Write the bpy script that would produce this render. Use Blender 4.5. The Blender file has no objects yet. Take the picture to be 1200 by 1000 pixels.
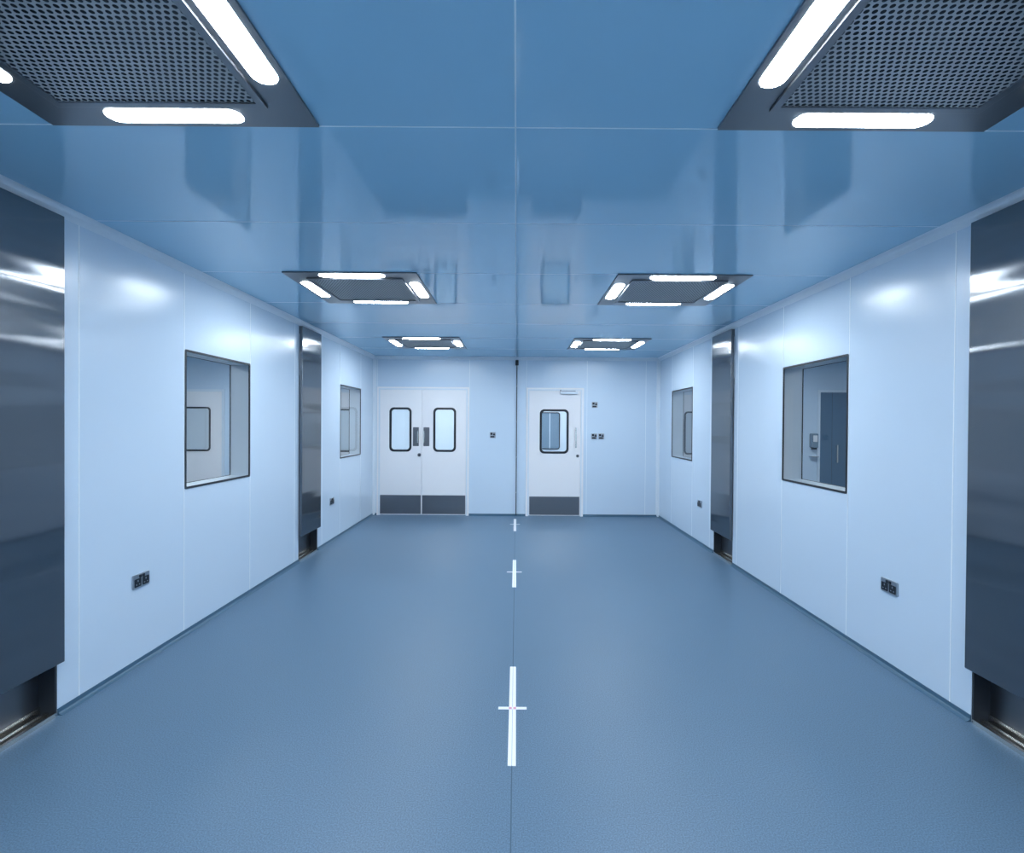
import bpy, bmesh, math
from mathutils import Matrix, Vector

scene = bpy.context.scene
try:
    scene.view_settings.view_transform = 'Standard'
    scene.view_settings.look = 'None'
except Exception:
    pass

# ------------------------------------------------------------------ materials
def mat(name, col, rough=0.5, metal=0.0, spec=0.5, bump=None, emit=None, estr=0.0, var=None, aniso=0.0):
    m = bpy.data.materials.new(name); m.use_nodes = True
    nt = m.node_tree; b = nt.nodes['Principled BSDF']
    b.inputs['Base Color'].default_value = (*col, 1)
    b.inputs['Roughness'].default_value = rough
    b.inputs['Metallic'].default_value = metal
    b.inputs['Specular IOR Level'].default_value = spec
    if aniso:
        b.inputs['Anisotropic'].default_value = aniso
        cx = nt.nodes.new('ShaderNodeCombineXYZ'); cx.inputs[0].default_value = 1.0
        vt = nt.nodes.new('ShaderNodeVectorTransform'); vt.vector_type = 'VECTOR'
        vt.convert_from = 'OBJECT'; vt.convert_to = 'WORLD'
        nt.links.new(cx.outputs[0], vt.inputs[0]); nt.links.new(vt.outputs[0], b.inputs['Tangent'])
    if emit:
        b.inputs['Emission Color'].default_value = (*emit, 1)
        b.inputs['Emission Strength'].default_value = estr
    tc = None
    if bump or var:
        tc = nt.nodes.new('ShaderNodeTexCoord')
    if bump:
        scale, stretch, strength, dist = bump
        mp = nt.nodes.new('ShaderNodeMapping'); mp.inputs['Scale'].default_value = stretch
        nz = nt.nodes.new('ShaderNodeTexNoise'); nz.inputs['Scale'].default_value = scale
        nz.inputs['Detail'].default_value = 3 if scale > 50 else 1
        bp = nt.nodes.new('ShaderNodeBump'); bp.inputs['Strength'].default_value = strength
        bp.inputs['Distance'].default_value = dist
        nt.links.new(tc.outputs['Object'], mp.inputs['Vector'])
        nt.links.new(mp.outputs[0], nz.inputs['Vector'])
        nt.links.new(nz.outputs['Fac'], bp.inputs['Height'])
        nt.links.new(bp.outputs[0], b.inputs['Normal'])
    if var:
        scale, amt = var
        nz = nt.nodes.new('ShaderNodeTexNoise'); nz.inputs['Scale'].default_value = scale
        nz.inputs['Detail'].default_value = 4
        cr = nt.nodes.new('ShaderNodeValToRGB')
        cr.color_ramp.elements[0].position = 0.3; cr.color_ramp.elements[1].position = 0.7
        cr.color_ramp.elements[0].color = (*[c*(1-amt) for c in col], 1)
        cr.color_ramp.elements[1].color = (*[min(1, c*(1+amt)) for c in col], 1)
        nt.links.new(tc.outputs['Object'], nz.inputs['Vector'])
        nt.links.new(nz.outputs['Fac'], cr.inputs['Fac'])
        nt.links.new(cr.outputs[0], b.inputs['Base Color'])
    return m

M_WALL  = mat('wall_panel_paint', (0.625, 0.735, 0.85), 0.23, bump=(1.2, (1, 1, 1), 0.05, 0.02))
M_WSEAM = mat('wall_seam_silicone', (0.88, 0.93, 0.97), 0.4)
M_CEIL  = mat('ceiling_gloss_panel', (0.375, 0.64, 0.82), 0.08, spec=0.7, bump=(1.0, (1, 1, 1), 0.03, 0.02))
M_CSEAM = mat('ceiling_seam', (0.80, 0.90, 0.96), 0.4)
M_FLOOR = mat('floor_vinyl', (0.105, 0.178, 0.26), 0.42, spec=0.4, var=(170, 0.28), bump=(400, (1, 1, 1), 0.1, 0.001))
M_FSEAM = mat('floor_weld', (0.04, 0.09, 0.14), 0.5)
M_SKIRT = mat('coved_skirting', (0.05, 0.12, 0.19), 0.4)
M_STEEL = mat('brushed_steel_dark', (0.20, 0.213, 0.23), 0.16, metal=1.0, bump=(1.6, (0.25, 3.0, 1), 0.32, 0.03), aniso=0.92)
M_STEEL2 = mat('kick_steel', (0.20, 0.21, 0.23), 0.38, metal=1.0)
M_CHROME = mat('threshold_steel', (0.80, 0.76, 0.70), 0.25, metal=1.0)
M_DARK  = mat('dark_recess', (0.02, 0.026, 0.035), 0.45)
M_BLACK = mat('black_rubber', (0.01, 0.013, 0.02), 0.4)
M_WHITE = mat('white_door_laminate', (0.88, 0.86, 0.87), 0.35)
M_FRAME = mat('pale_frame', (0.72, 0.79, 0.86), 0.3)
M_FIX   = mat('fixture_steel', (0.20, 0.21, 0.23), 0.28, metal=0.75)
M_PERF  = mat('perforated_steel', (0.44, 0.445, 0.45), 0.4, metal=0.25)
M_TAPE  = mat('white_tape', (0.90, 0.89, 0.92), 0.5)
M_PINK  = mat('pink_mark', (0.75, 0.35, 0.45), 0.5)
M_PLATE = mat('socket_plate_steel', (0.45, 0.48, 0.52), 0.3, metal=0.9)
M_BLUED = mat('blue_door_laminate', (0.05, 0.13, 0.22), 0.4)
M_SLATE = mat('dim_glazing', (0.16, 0.23, 0.30), 0.2)
M_SIDE  = mat('side_room_paint', (0.62, 0.68, 0.73), 0.4)
M_LAMP  = mat('lamp_diffuser', (0.9, 0.95, 1.0), 0.4, emit=(0.84, 0.93, 1.0), estr=67.0)
M_FILL = mat('added_fill_glow', (0.9, 0.95, 1.0), 0.4, emit=(0.86, 0.94, 1.0), estr=25.0)  # glow of the added panels in the left room and corridor
M_FILLD = mat('added_fill_glow_weak', (0.9, 0.95, 1.0), 0.4, emit=(0.84, 0.93, 1.0), estr=18.0)  # weaker glow of the added panels in the right room

def glass_mat():
    m = bpy.data.materials.new('window_glass'); m.use_nodes = True
    nt = m.node_tree; nt.nodes.clear()
    o = nt.nodes.new('ShaderNodeOutputMaterial')
    mx = nt.nodes.new('ShaderNodeMixShader')
    t = nt.nodes.new('ShaderNodeBsdfTransparent'); t.inputs[0].default_value = (0.90, 0.94, 0.96, 1)
    g = nt.nodes.new('ShaderNodeBsdfGlossy'); g.inputs['Roughness'].default_value = 0.02
    lw = nt.nodes.new('ShaderNodeLayerWeight'); lw.inputs['Blend'].default_value = 0.33
    nt.links.new(lw.outputs['Fresnel'], mx.inputs[0])
    nt.links.new(t.outputs[0], mx.inputs[1]); nt.links.new(g.outputs[0], mx.inputs[2])
    nt.links.new(mx.outputs[0], o.inputs[0])
    return m
M_GLASS = glass_mat()

# ------------------------------------------------------------------ builder
class B:
    def __init__(self):
        self.bm = bmesh.new(); self.mats = []
    def mi(self, m):
        if m not in self.mats: self.mats.append(m)
        return self.mats.index(m)
    def box(self, x0, x1, y0, y1, z0, z1, m):
        i = self.mi(m)
        v = [self.bm.verts.new(p) for p in ((x0,y0,z0),(x1,y0,z0),(x1,y1,z0),(x0,y1,z0),(x0,y0,z1),(x1,y0,z1),(x1,y1,z1),(x0,y1,z1))]
        for f in ((3,2,1,0),(4,5,6,7),(0,1,5,4),(1,2,6,5),(2,3,7,6),(3,0,4,7)):
            fc = self.bm.faces.new([v[k] for k in f]); fc.material_index = i
    def quad(self, pts, m):
        f = self.bm.faces.new([self.bm.verts.new(p) for p in pts]); f.material_index = self.mi(m)
    def prism(self, prof, a0, a1, fn, m):
        i = self.mi(m)
        A = [self.bm.verts.new(fn(p, a0)) for p in prof]; C = [self.bm.verts.new(fn(p, a1)) for p in prof]
        n = len(prof); fs = []
        for k in range(n):
            fs.append(self.bm.faces.new((A[k], A[(k+1)%n], C[(k+1)%n], C[k])))
        fs.append(self.bm.faces.new(A[::-1])); fs.append(self.bm.faces.new(C))
        for f in fs: f.material_index = i
        bmesh.ops.recalc_face_normals(self.bm, faces=fs)
    def shape(self, loops, w0, w1, m, bevel=0.0):
        """closed 2D loops (first outer, rest holes) in local uv, from w0 to w1"""
        cu = bpy.data.curves.new('tmp', 'CURVE'); cu.dimensions = '2D'; cu.fill_mode = 'BOTH'
        cu.extrude = max((w1-w0)/2 - bevel, 1e-5)
        if bevel: cu.bevel_depth = bevel; cu.bevel_resolution = 2; cu.offset = -bevel
        for lp in loops:
            s = cu.splines.new('POLY'); s.points.add(len(lp)-1); s.use_cyclic_u = True
            for p, q in zip(s.points, lp): p.co = (q[0], q[1], 0, 1)
        ob = bpy.data.objects.new('tmp', cu); scene.collection.objects.link(ob)
        dg = bpy.context.evaluated_depsgraph_get(); dg.update()
        me = bpy.data.meshes.new_from_object(ob.evaluated_get(dg))
        me.transform(Matrix.Translation((0, 0, (w0+w1)/2)))
        n0 = len(self.bm.faces); self.bm.from_mesh(me); self.bm.faces.ensure_lookup_table()
        i = self.mi(m); nf = self.bm.faces[n0:]
        for f in nf: f.material_index = i
        vs = list({v for f in nf for v in f.verts})
        bmesh.ops.remove_doubles(self.bm, verts=vs, dist=1e-5)
        bpy.data.objects.remove(ob); bpy.data.curves.remove(cu); bpy.data.meshes.remove(me)
    def obj(self, name, M=None, parent=None):
        me = bpy.data.meshes.new(name); self.bm.to_mesh(me); self.bm.free()
        for m in self.mats: me.materials.append(m)
        return place(name, me, M)

def place(name, me, M=None):
    o = bpy.data.objects.new(name, me); scene.collection.objects.link(o)
    if M is not None: o.matrix_world = M
    return o

def rr(u0, u1, v0, v1, r, n=8):
    pts = []
    for cx, cy, a in ((u1-r, v1-r, 0), (u0+r, v1-r, 90), (u0+r, v0+r, 180), (u1-r, v0+r, 270)):
        for k in range(n+1):
            t = math.radians(a + 90*k/n); pts.append((cx+r*math.cos(t), cy+r*math.sin(t)))
    return pts
def circ(u, v, r, n=24):
    return [(u+r*math.cos(2*math.pi*k/n), v+r*math.sin(2*math.pi*k/n)) for k in range(n)]

def frameM(u, v, w, o):
    return Matrix(((u[0],v[0],w[0],o[0]),(u[1],v[1],w[1],o[1]),(u[2],v[2],w[2],o[2]),(0,0,0,1)))
def onBack(x, z, y=9.0):  return frameM((1,0,0),(0,0,1),(0,-1,0),(x,y,z))
def onLeft(y, z, x=-2.43): return frameM((0,1,0),(0,0,1),(1,0,0),(x,y,z))
def onRight(y, z, x=2.43): return frameM((0,-1,0),(0,0,1),(-1,0,0),(x,y,z))
def onCeil(x, y, z=2.70): return frameM((1,0,0),(0,-1,0),(0,0,-1),(x,y,z))

H = 2.70; XW = 2.43; T = 0.17; YB = 9.0; YF = -2.5; XO = 6.3; YE = 12.0

# ------------------------------------------------------------------ shell
b = B(); b.box(-XO, XO, YF-0.15, YE+0.15, -0.1, 0, M_FLOOR)
b.box(-0.0125, -0.0075, YF, YB, -0.01, 0.0006, M_FSEAM)
b.obj('floor')

b = B(); b.box(-XO, XO, YF-0.15, YE+0.15, H, H+0.1, M_CEIL)
b.box(-0.014, -0.008, YF, YB, H-0.001, H+0.01, M_CSEAM)
for y in (-2, -1, 0, 1, 2.03, 3, 4, 5, 6, 7, 8):
    w = 0.0032 if y < 2.5 else 0.002
    b.box(-XW, XW, y-w, y+w, H-0.001, H+0.01, M_CSEAM)
b.obj('ceiling')

def gridcells(a0, a1, holes):
    As = sorted({a0, a1, *[h[0] for h in holes], *[h[1] for h in holes]})
    Zs = sorted({0, H, *[h[2] for h in holes], *[h[3] for h in holes]})
    for i in range(len(As)-1):
        run = None
        for j in range(len(Zs)-1):
            ca = (As[i]+As[i+1])/2; cz = (Zs[j]+Zs[j+1])/2
            solid = not any(h[0] < ca < h[1] and h[2] < cz < h[3] for h in holes)
            if solid:
                run = (run[0], Zs[j+1]) if run else (Zs[j], Zs[j+1])
            if (not solid or j == len(Zs)-2) and run:
                yield As[i], As[i+1], run[0], run[1]; run = None

DOORN = (1.70, 2.80); DOORF = (5.91, 6.48)
WZ = (1.075, 2.095); W1 = (3.88, 4.82); W2 = (7.30, 8.25)
side_holes = [(*DOORN, 0, 2.1), (*DOORF, 0, 2.1), (*W1, *WZ), (*W2, *WZ)]
seamsY = [(-1.2,), (-0.2,), (0.8,), (2.94,), (3.87,), (4.83,), (5.80,), (6.62,), (7.29,), (8.26,)]
for sgn, nm in ((-1, 'wall_left'), (1, 'wall_right')):
    b = B()
    xa, xb = sorted((sgn*XW, sgn*(XW+T)))
    for y0, y1, z0, z1 in gridcells(YF, YB, side_holes):
        b.box(xa, xb, y0, y1, z0, z1, M_WALL)
    for (y,) in seamsY:
        segs = [(0.03, H-0.05)]
        xs = sorted((sgn*(XW-0.0012), sgn*(XW+0.005)))
        for z0, z1 in segs:
            b.box(*xs, y-0.003, y+0.003, z0, z1, M_WSEAM)
    b.obj(nm)

DD = (-2.34, -0.83, 0, 2.16); SD = (0.195, 1.115, 0, 2.16)
b = B()
for x0, x1, z0, z1 in gridcells(-XO, XO, [DD, SD]):
    b.box(x0, x1, YB, YB+T, z0, z1, M_WALL)
for x in (-0.80, -2.365, 0.17, 1.20, 2.20):
    b.box(x-0.003, x+0.003, YB-0.0015, YB+0.01, 0.03, H-0.05, M_WSEAM)
b.obj('wall_back')
b = B(); b.box(-XO, XO, YF-0.15, YF, 0, H, M_WALL); b.obj('wall_front')
b = B(); b.box(-XO-0.15, -XO, YF-0.15, YE+0.15, 0, H, M_SIDE); b.obj('wall_outer_left')
b = B(); b.box(XO, XO+0.15, YF-0.15, YE+0.15, 0, H, M_SIDE); b.obj('wall_outer_right')
b = B(); b.box(-XO, XO, YE, YE+0.15, 0, H, M_SIDE); b.obj('wall_corridor')

# ceiling coving + corner coving
n = 0
def coveprof(s):
    r = s; pts = [(0, 0)]
    pts.append((r, 0))
    for k in range(1, 6):
        a = math.radians(90*k/6)
        pts.append((r - r*math.sin(a)*0.62, -(r - r*math.cos(a))*0.62 - 0.0))
    pts.append((0, -r))
    return pts
cp = coveprof(0.05)
for sgn in (-1, 1):
    b = B(); b.prism(cp, YF, YB, lambda p, a: (sgn*(XW-p[0]), a, H+p[1]), M_FRAME)
    n += 1; b.obj('trim_%d' % n)
b = B(); b.prism(cp, -XW, XW, lambda p, a: (a, YB-p[0], H+p[1]), M_FRAME); n += 1; b.obj('trim_%d' % n)
for sgn in (-1, 1):
    b = B(); b.prism(cp, 0.0, H, lambda p, a: (sgn*(XW-p[0]), YB+p[1], a), M_FRAME); n += 1; b.obj('trim_%d' % n)

# coved skirting
sp = [(0, 0), (0.03, 0), (0.014, 0.006), (0.006, 0.014), (0.004, 0.035), (0, 0.035)]
for sgn, nm in ((-1, 'baseboard_left'), (1, 'baseboard_right')):
    b = B()
    for a0, a1 in ((YF, DOORN[0]), (DOORN[1], DOORF[0]), (DOORF[1], YB)):
        b.prism(sp, a0, a1, lambda p, a: (sgn*(XW-p[0]), a, p[1]), M_SKIRT)
    b.obj(nm)
b = B()
for a0, a1 in ((-XW, DD[0]-0.03), (DD[1]+0.03, SD[0]-0.03), (SD[1]+0.03, XW)):
    b.prism(sp, a0, a1, lambda p, a: (a, YB-p[0], p[1]), M_SKIRT)
b.obj('baseboard_back')

# ------------------------------------------------------------------ windows (local, centred)
def window_mesh(w, h):
    b = B(); u = w/2; v = h/2; g = 0.012
    b.shape([rr(-u-0.004, u+0.004, -v-0.004, v+0.004, 0.012, 4), rr(-u+g, u-g, -v+g, v-g, 0.006, 4)], -0.004, 0.005, M_BLACK)
    b.quad(((-u+g/2, -v+g/2, 0.001), (u-g/2, -v+g/2, 0.001), (u-g/2, v-g/2, 0.001), (-u+g/2, v-g/2, 0.001)), M_GLASS)
    t = 0.009; d = -T
    b.box(-u, -u+t, -v, v, d, -0.005, M_FRAME); b.box(u-t, u, -v, v, d, -0.005, M_FRAME)
    b.box(-u+t, u-t, -v, -v+t, d, -0.005, M_FRAME); b.box(-u+t, u-t, v-t, v, d, -0.005, M_FRAME)
    b.shape([rr(-u-0.004, u+0.004, -v-0.004, v+0.004, 0.012, 4), rr(-u+g, u-g, -v+g, v-g, 0.006, 4)], d-0.005, d+0.002, M_BLACK)
    me = bpy.data.meshes.new('window'); b.bm.to_mesh(me); b.bm.free()
    for m in b.mats: me.materials.append(m)
    return me
wz = sum(WZ)/2; hh = WZ[1]-WZ[0]
m1 = window_mesh(W1[1]-W1[0], hh); m2 = window_mesh(W2[1]-W2[0], hh)
place('window_1', m1, onLeft(sum(W1)/2, wz)); place('window_2', m2, onLeft(sum(W2)/2, wz))
place('window_3', m1, onRight(sum(W1)/2, wz)); place('window_4', m2, onRight(sum(W2)/2, wz))

# ------------------------------------------------------------------ hanging steel sliding doors
def steel_door(name, M, w):
    b = B(); u = w/2
    # hung leaf
    b.shape([rr(-u, u, 0.29, 2.645, 0.004, 3)], 0.006, 0.040, M_STEEL, bevel=0.002)
    b.box(-u, u, 2.56, 2.645, 0.0, 0.006, M_STEEL)
    # recessed lower closing panel, jambs, threshold rails
    b.box(-u, u, 0.0, 2.1, -0.12, -0.09, M_STEEL2)
    b.box(-u, -u+0.012, 0.0, 2.1, -0.09, -0.002, M_DARK); b.box(u-0.012, u, 0.0, 2.1, -0.09, -0.002, M_DARK)
    b.box(-u+0.012, u-0.012, 0.0, 0.006, -0.09, 0.0, M_DARK)
    b.box(-u+0.012, u-0.012, 0.0, 0.022, -0.012, 0.006, M_CHROME)
    b.box(-u+0.012, u-0.012, 0.0, 0.022, -0.055, -0.035, M_CHROME)
    b.box(-u+0.012, u-0.012, 0.0, 0.05, -0.09, -0.08, M_CHROME)
    return b.obj(name, M)
for k, (fn, D) in enumerate(((onLeft, DOORN), (onLeft, DOORF), (onRight, DOORN), (onRight, DOORF))):
    steel_door('door_%d' % (k+3), fn(sum(D)/2, 0), D[1]-D[0])

# ------------------------------------------------------------------ hinged doors
def vision(b, u0, u1, v0, v1):
    b.shape([rr(u0-0.006, u1+0.006, v0-0.006, v1+0.006, 0.075), rr(u0+0.03, u1-0.03, v0+0.03, v1-0.03, 0.05)], -0.012, 0.018, M_BLACK, bevel=0.004)
    b.quad(((u0+.02, v0+.02, 0.004), (u1-.02, v0+.02, 0.004), (u1-.02, v1-.02, 0.004), (u0+.02, v1-.02, 0.004)), M_GLASS)
def leaf(b, u0, u1, vis):
    b.shape([rr(u0, u1, 0.012, 2.135, 0.004, 3), rr(*vis, 0.07)], -0.035, 0.010, M_WHITE, bevel=0.0015)
    vision(b, *vis)
def doorframe(b, u0, u1):
    for w0, w1 in ((-T, 0.012),):
        b.box(u0, u0+0.022, 0, 2.16, w0, w1, M_FRAME); b.box(u1-0.022, u1, 0, 2.16, w0, w1, M_FRAME)
        b.box(u0+0.022, u1-0.022, 2.138, 2.16, w0, w1, M_FRAME)
    # architrave
    b.box(u0-0.028, u0, 0, 2.185, 0, 0.014, M_WHITE); b.box(u1, u1+0.028, 0, 2.185, 0, 0.014, M_WHITE)
    b.box(u0, u1, 2.16, 2.185, 0, 0.014, M_WHITE)
# double
b = B(); doorframe(b, DD[0], DD[1])
mid = -1.605
leaf(b, DD[0]+0.024, mid-0.002, (-2.150, -1.785, 1.09, 1.83)); leaf(b, mid+0.002, DD[1]-0.024, (-1.405, -1.030, 1.09, 1.83))
for u0, u1 in ((DD[0]+0.03, mid-0.012), (mid+0.012, DD[1]-0.03)):
    b.shape([rr(u0, u1, 0.025, 0.345, 0.006, 3)], 0.010, 0.014, M_STEEL2)
for u0, u1 in ((-1.755, -1.655), (-1.575, -1.475)):
    b.shape([rr(u0, u1, 1.18, 1.50, 0.008, 3)], 0.010, 0.014, M_STEEL2)
for uc in (-1.668, -1.562):
    b.box(uc-0.008, uc+0.008, 1.24, 1.44, 0.03, 0.046, M_CHROME)
    b.box(uc-0.006, uc+0.006, 1.25, 1.27, 0.012, 0.032, M_CHROME); b.box(uc-0.006, uc+0.006, 1.41, 1.43, 0.012, 0.032, M_CHROME)
b.shape([circ(-1.645, 1.03, 0.030)], 0.010, 0.018, M_STEEL2); b.shape([circ(-1.645, 1.03, 0.012)], 0.018, 0.022, M_BLACK)
b.obj('door_1', onBack(0, 0))
# single
b = B(); doorframe(b, SD[0], SD[1])
leaf(b, SD[0]+0.024, SD[1]-0.024, (0.405, 0.885, 1.075, 1.815))
b.shape([rr(SD[0]+0.035, SD[1]-0.035, 0.025, 0.335, 0.006, 3)], 0.010, 0.014, M_STEEL2)
b.box(1.0, 1.02, 1.17, 1.51, 0.045, 0.065, M_CHROME)
b.box(1.0, 1.02, 1.20, 1.22, 0.010, 0.046, M_CHROME); b.box(1.0, 1.02, 1.46, 1.48, 0.010, 0.046, M_CHROME)
b.shape([circ(1.045, 1.03, 0.026)], 0.010, 0.018, M_STEEL2); b.shape([circ(1.045, 1.03, 0.011)], 0.018, 0.022, M_BLACK)
# closer
b.shape([rr(0.74, 1.04, 2.080, 2.122, 0.01, 4)], 0.010, 0.055, M_FRAME, bevel=0.004)
b.box(0.76, 1.0, 2.126, 2.136, 0.03, 0.045, M_STEEL2); b.box(0.74, 0.755, 2.11, 2.15, 0.02, 0.045, M_STEEL2)
b.obj('door_2', onBack(0, 0))

# ------------------------------------------------------------------ ceiling filter / light fixtures
def fixture_mesh():
    b = B(); S = 0.505; P = 0.372; L = 0.25; C = 0.437; r = 0.041
    def stad(cu, cv, horiz, rr_):
        a = L-0.0; 
        return rr(cu-a, cu+a, cv-rr_, cv+rr_, rr_*0.999, 8) if horiz else rr(cu-rr_, cu+rr_, cv-a, cv+a, rr_*0.999, 8)
    lamps = [(0, C, 1), (0, -C, 1), (C, 0, 0), (-C, 0, 0)]
    holes = []
    for cu, cv, hz in lamps: holes.append(stad(cu, cv, hz, r+0.003))
    b.shape([[(-S, -S), (S, -S), (S, S), (-S, S)], [(-P+.02, -P+.02), (P-.02, -P+.02), (P-.02, P-.02), (-P+.02, P-.02)]] + holes, 0.0, 0.010, M_FIX)
    for cu, cv, hz in lamps:
        b.shape([stad(cu, cv, hz, r)], 0.001, 0.013, M_LAMP, bevel=0.003)
    # perforated removable panel: frame + sheet + dark plenum
    q = P-0.028
    b.shape([[(-P, -P), (P, -P), (P, P), (-P, P)], [(-q, -q), (q, -q), (q, q), (-q, q)]], 0.008, 0.020, M_FIX, bevel=0.002)
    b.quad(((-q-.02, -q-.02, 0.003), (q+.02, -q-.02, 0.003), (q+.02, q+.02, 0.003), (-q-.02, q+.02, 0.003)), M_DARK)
    i = b.mi(M_PERF); pitch = 0.0228; R = pitch/math.sqrt(3); rh = pitch*0.33
    rows = int(2*q/(1.5*R))+1; cols = int(2*q/pitch)+1
    for j in range(rows):
        cv = -q + (j+0.5)*1.5*R
        if cv > q+0.004: continue
        for k in range(cols):
            cu = -q + (k+0.5*(j % 2)+0.25)*pitch
            if cu > q+0.004: continue
            inn = []; out = []
            for a in range(12):
                t = math.radians(30+30*a)
                inn.append(b.bm.verts.new((cu+rh*math.cos(t), cv+rh*math.sin(t), 0.015)))
                ro = R if a % 2 == 0 else R*math.cos(math.radians(30))
                out.append(b.bm.verts.new((cu+ro*math.cos(t), cv+ro*math.sin(t), 0.015)))
            for a in range(12):
                f = b.bm.faces.new((inn[a], out[a], out[(a+1) % 12], inn[(a+1) % 12])); f.material_index = i
    me = bpy.data.meshes.new('ceiling_light_fixture'); b.bm.to_mesh(me); b.bm.free()
    for m in b.mats: me.materials.append(m)
    return me
fm = fixture_mesh()
for y in (-1.5, 1.515, 4.48, 7.45):
    for x in (-1.262, 1.262):
        place('ceiling_light_fixture', fm, onCeil(x, y))

# ------------------------------------------------------------------ sockets / switches
def socket_mesh():
    b = B()
    b.shape([rr(-0.075, 0.075, -0.045, 0.045, 0.008, 4)], 0.0, 0.010, M_PLATE, bevel=0.002)
    for s in (-1, 1):
        b.shape([rr(s*0.036-0.030, s*0.036+0.030, -0.034, 0.018, 0.006, 4)], 0.010, 0.012, M_BLACK)
        b.box(s*0.036-0.004, s*0.036+0.004, -0.002, 0.010, 0.012, 0.0126, M_PLATE)
        b.box(s*0.036-0.018, s*0.036-0.008, -0.022, -0.016, 0.012, 0.0126, M_PLATE)
        b.box(s*0.036+0.008, s*0.036+0.018, -0.022, -0.016, 0.012, 0.0126, M_PLATE)
        b.shape([rr(s*0.014-0.009, s*0.014+0.009, 0.020, 0.038, 0.002, 2)], 0.010, 0.015, M_BLACK)
    me = bpy.data.meshes.new('wall_socket'); b.bm.to_mesh(me); b.bm.free()
    for m in b.mats: me.materials.append(m)
    return me
sm = socket_mesh()
for M in (onLeft(3.42, 0.54), onRight(3.42, 0.53), onLeft(6.97, 0.53), onRight(6.97, 0.53)):
    place('wall_socket', sm, M)

def switch_mesh(w):
    b = B()
    b.shape([rr(-w/2, w/2, -0.05, 0.05, 0.006, 4)], 0.0, 0.010, M_PLATE, bevel=0.002)
    b.box(-w/2+0.012, -0.004, 0.004, 0.040, 0.010, 0.015, M_BLACK)
    b.box(0.006, w/2-0.010, -0.004, 0.022, 0.010, 0.014, M_BLACK)
    b.box(-w/2+0.012, w/2-0.02, -0.040, -0.014, 0.010, 0.014, M_BLACK)
    b.box(0.01, w/2-0.012, 0.028, 0.034, 0.010, 0.013, M_BLACK)
    me = bpy.data.meshes.new('light_switch'); b.bm.to_mesh(me); b.bm.free()
    for m in b.mats: me.materials.append(m)
    return me
sw = switch_mesh(0.10)
for x, z in ((-0.40, 1.375), (1.33, 1.90), (1.325, 1.365), (1.445, 1.365)):
    place('light_switch', sw, onBack(x, z))

# conduit with detector
b = B()
b.shape([circ(0, 0, 0.007, 12)], 0.02, 2.60, M_BLACK)
b.shape([circ(0, 0, 0.026, 20)], 2.56, 2.65, M_BLACK, bevel=0.006)
for z in (0.4, 1.0, 1.6, 2.2):
    b.box(-0.012, 0.012, -0.012, 0.012, z, z+0.012, M_PLATE)
b.obj('wall_conduit', Matrix.Translation((0.005, YB-0.027, 0)))

# ------------------------------------------------------------------ floor tape marks
def tape(y0, y1, yc, first=False):
    b = B(); x = -0.010
    b.box(x-0.019, x-0.0007, y0, y1, 0, 0.0016, M_TAPE); b.box(x+0.0007, x+0.019, y0, y1, 0, 0.0016, M_TAPE)
    b.box(x-0.078, x+0.078, yc-0.013, yc+0.013, 0.0016, 0.0026, M_TAPE)
    if first:
        b.box(x-0.02, x+0.02, yc-0.011, yc+0.011, 0.0026, 0.0032, M_PINK)
        b.box(x-0.004, x+0.004, yc-0.011, yc+0.011, 0.0032, 0.0036, M_TAPE)
    b.obj('floor_tape_cross')
tape(2.41, 3.40, 2.90, True); tape(5.06, 6.08, 5.58); tape(7.72, 8.70, 8.24)

# ------------------------------------------------------------------ neighbouring rooms seen through the glazing
def fill_panel(x, y, w=0.6, l=1.2, m=M_FILL):  # unseen glowing panel, added to brighten the spaces behind the glass
    b = B(); b.shape([rr(-w/2-.02, w/2+.02, -l/2-.02, l/2+.02, 0.01, 3), rr(-w/2, w/2, -l/2, l/2, 0.005, 3)], 0, 0.014, M_FRAME)
    b.box(-w/2, w/2, -l/2, l/2, 0.0, 0.008, m)
    b.obj('added_fill_panel', onCeil(x, y))
for y in (3.2, 7.0): fill_panel(-4.2, y)
for y in (3.2, 7.0): fill_panel(4.2, y, m=M_FILLD)
for x in (-4.5, -1.6, 0.7, 4.0): fill_panel(x, 10.6, 1.2, 0.6)

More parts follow.
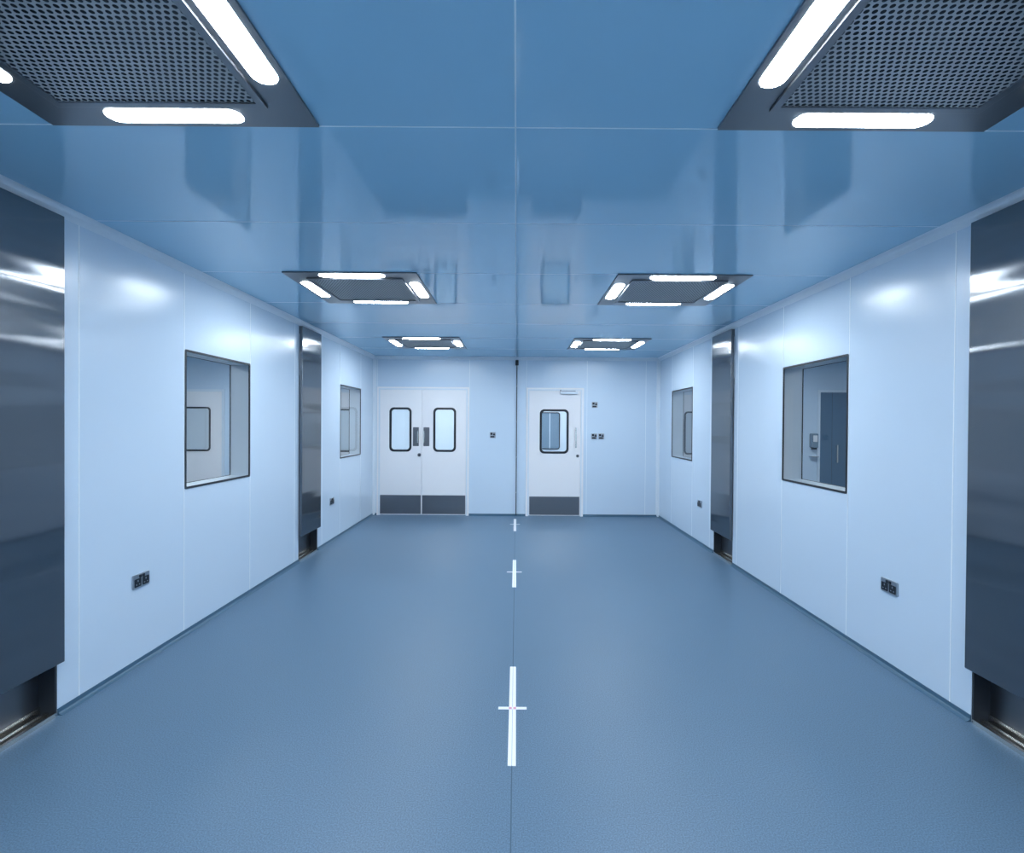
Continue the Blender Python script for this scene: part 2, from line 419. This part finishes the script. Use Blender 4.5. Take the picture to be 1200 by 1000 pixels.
def side_door(name, x0, x1, vis, m, zt=2.08):
    b = B()
    b.box(x0-0.04, x0, 0, zt+0.04, 0, 0.02, M_FRAME); b.box(x1, x1+0.04, 0, zt+0.04, 0, 0.02, M_FRAME); b.box(x0, x1, zt, zt+0.04, 0, 0.02, M_FRAME)
    b.shape([rr(x0, x1, 0.01, zt, 0.004, 3)], 0.0, 0.015, m)
    if vis:
        b.shape([rr(*vis, 0.06), rr(vis[0]+.025, vis[1]-.025, vis[2]+.025, vis[3]-.025, 0.04)], 0.015, 0.028, M_BLACK)
        b.shape([rr(vis[0]+.02, vis[1]-.02, vis[2]+.02, vis[3]-.02, 0.04)], 0.015, 0.018, M_SIDE)
    else:
        b.box(x0+0.26, x0+0.28, 0.95, 1.25, 0.05, 0.07, M_CHROME)
        b.box(x0+0.26, x0+0.28, 0.97, 0.99, 0.015, 0.05, M_CHROME); b.box(x0+0.26, x0+0.28, 1.21, 1.23, 0.015, 0.05, M_CHROME)
        b.box(x0+0.2, x0+0.2+0.004, 0.02, zt-0.01, 0.015, 0.0165, M_BLACK)
    b.obj(name, onBack(0, 0))
side_door('door_7', -5.85, -5.0, (-5.65, -5.19, 1.07, 1.82), M_WHITE)
side_door('door_8', -3.45, -2.62, (-3.15, -2.75, 1.07, 1.80), M_WHITE)
side_door('door_9', 5.16, 6.20, None, M_BLUED, 2.14)
side_door('door_10', 2.70, 3.5, (2.85, 3.25, 1.07, 1.80), M_WHITE)
# hand sanitiser dispenser beside the blue door
b = B()
b.shape([rr(-0.055, 0.055, -0.12, 0.12, 0.02, 5)], 0.0, 0.09, M_SLATE, bevel=0.01)
b.shape([rr(-0.035, 0.035, -0.02, 0.09, 0.01, 4)], 0.09, 0.094, M_WHITE)
b.box(-0.03, 0.03, -0.15, -0.12, 0.02, 0.08, M_BLACK)
b.box(-0.06, 0.06, -0.28, -0.265, 0.0, 0.10, M_PLATE)
b.obj('hand_sanitiser_dispenser', onBack(5.04, 1.32))
# corridor glazing behind the single door
b = B()
b.shape([rr(-0.23, 0.23, -0.42, 0.42, 0.06), rr(-0.21, 0.21, -0.40, 0.40, 0.04)], 0, 0.02, M_BLACK)
b.shape([rr(-0.215, 0.215, -0.405, 0.405, 0.04)], 0, 0.006, M_SLATE)
b.box(-0.006, 0.006, -0.40, 0.40, 0.004, 0.012, M_FRAME)
b.obj('window_5', onBack(0.76, 1.42, YE))

# ------------------------------------------------------------------ world + camera
w = bpy.data.worlds.new('world'); scene.world = w; w.use_nodes = True
w.node_tree.nodes['Background'].inputs[0].default_value = (0.3, 0.45, 0.6, 1)
w.node_tree.nodes['Background'].inputs[1].default_value = 0.2

cam = bpy.data.cameras.new('camera'); co = bpy.data.objects.new('camera', cam); scene.collection.objects.link(co)
cam.sensor_width = 36; cam.lens = 620/1200*36; cam.clip_start = 0.05
cam.shift_x = -5/1200; cam.shift_y = 2.4/1200
co.matrix_world = Matrix.Translation((0, 0, 1.568)) @ Matrix.Rotation(math.radians(89.5), 4, 'X') @ Matrix.Rotation(math.radians(0.4), 4, 'Z')
scene.camera = co
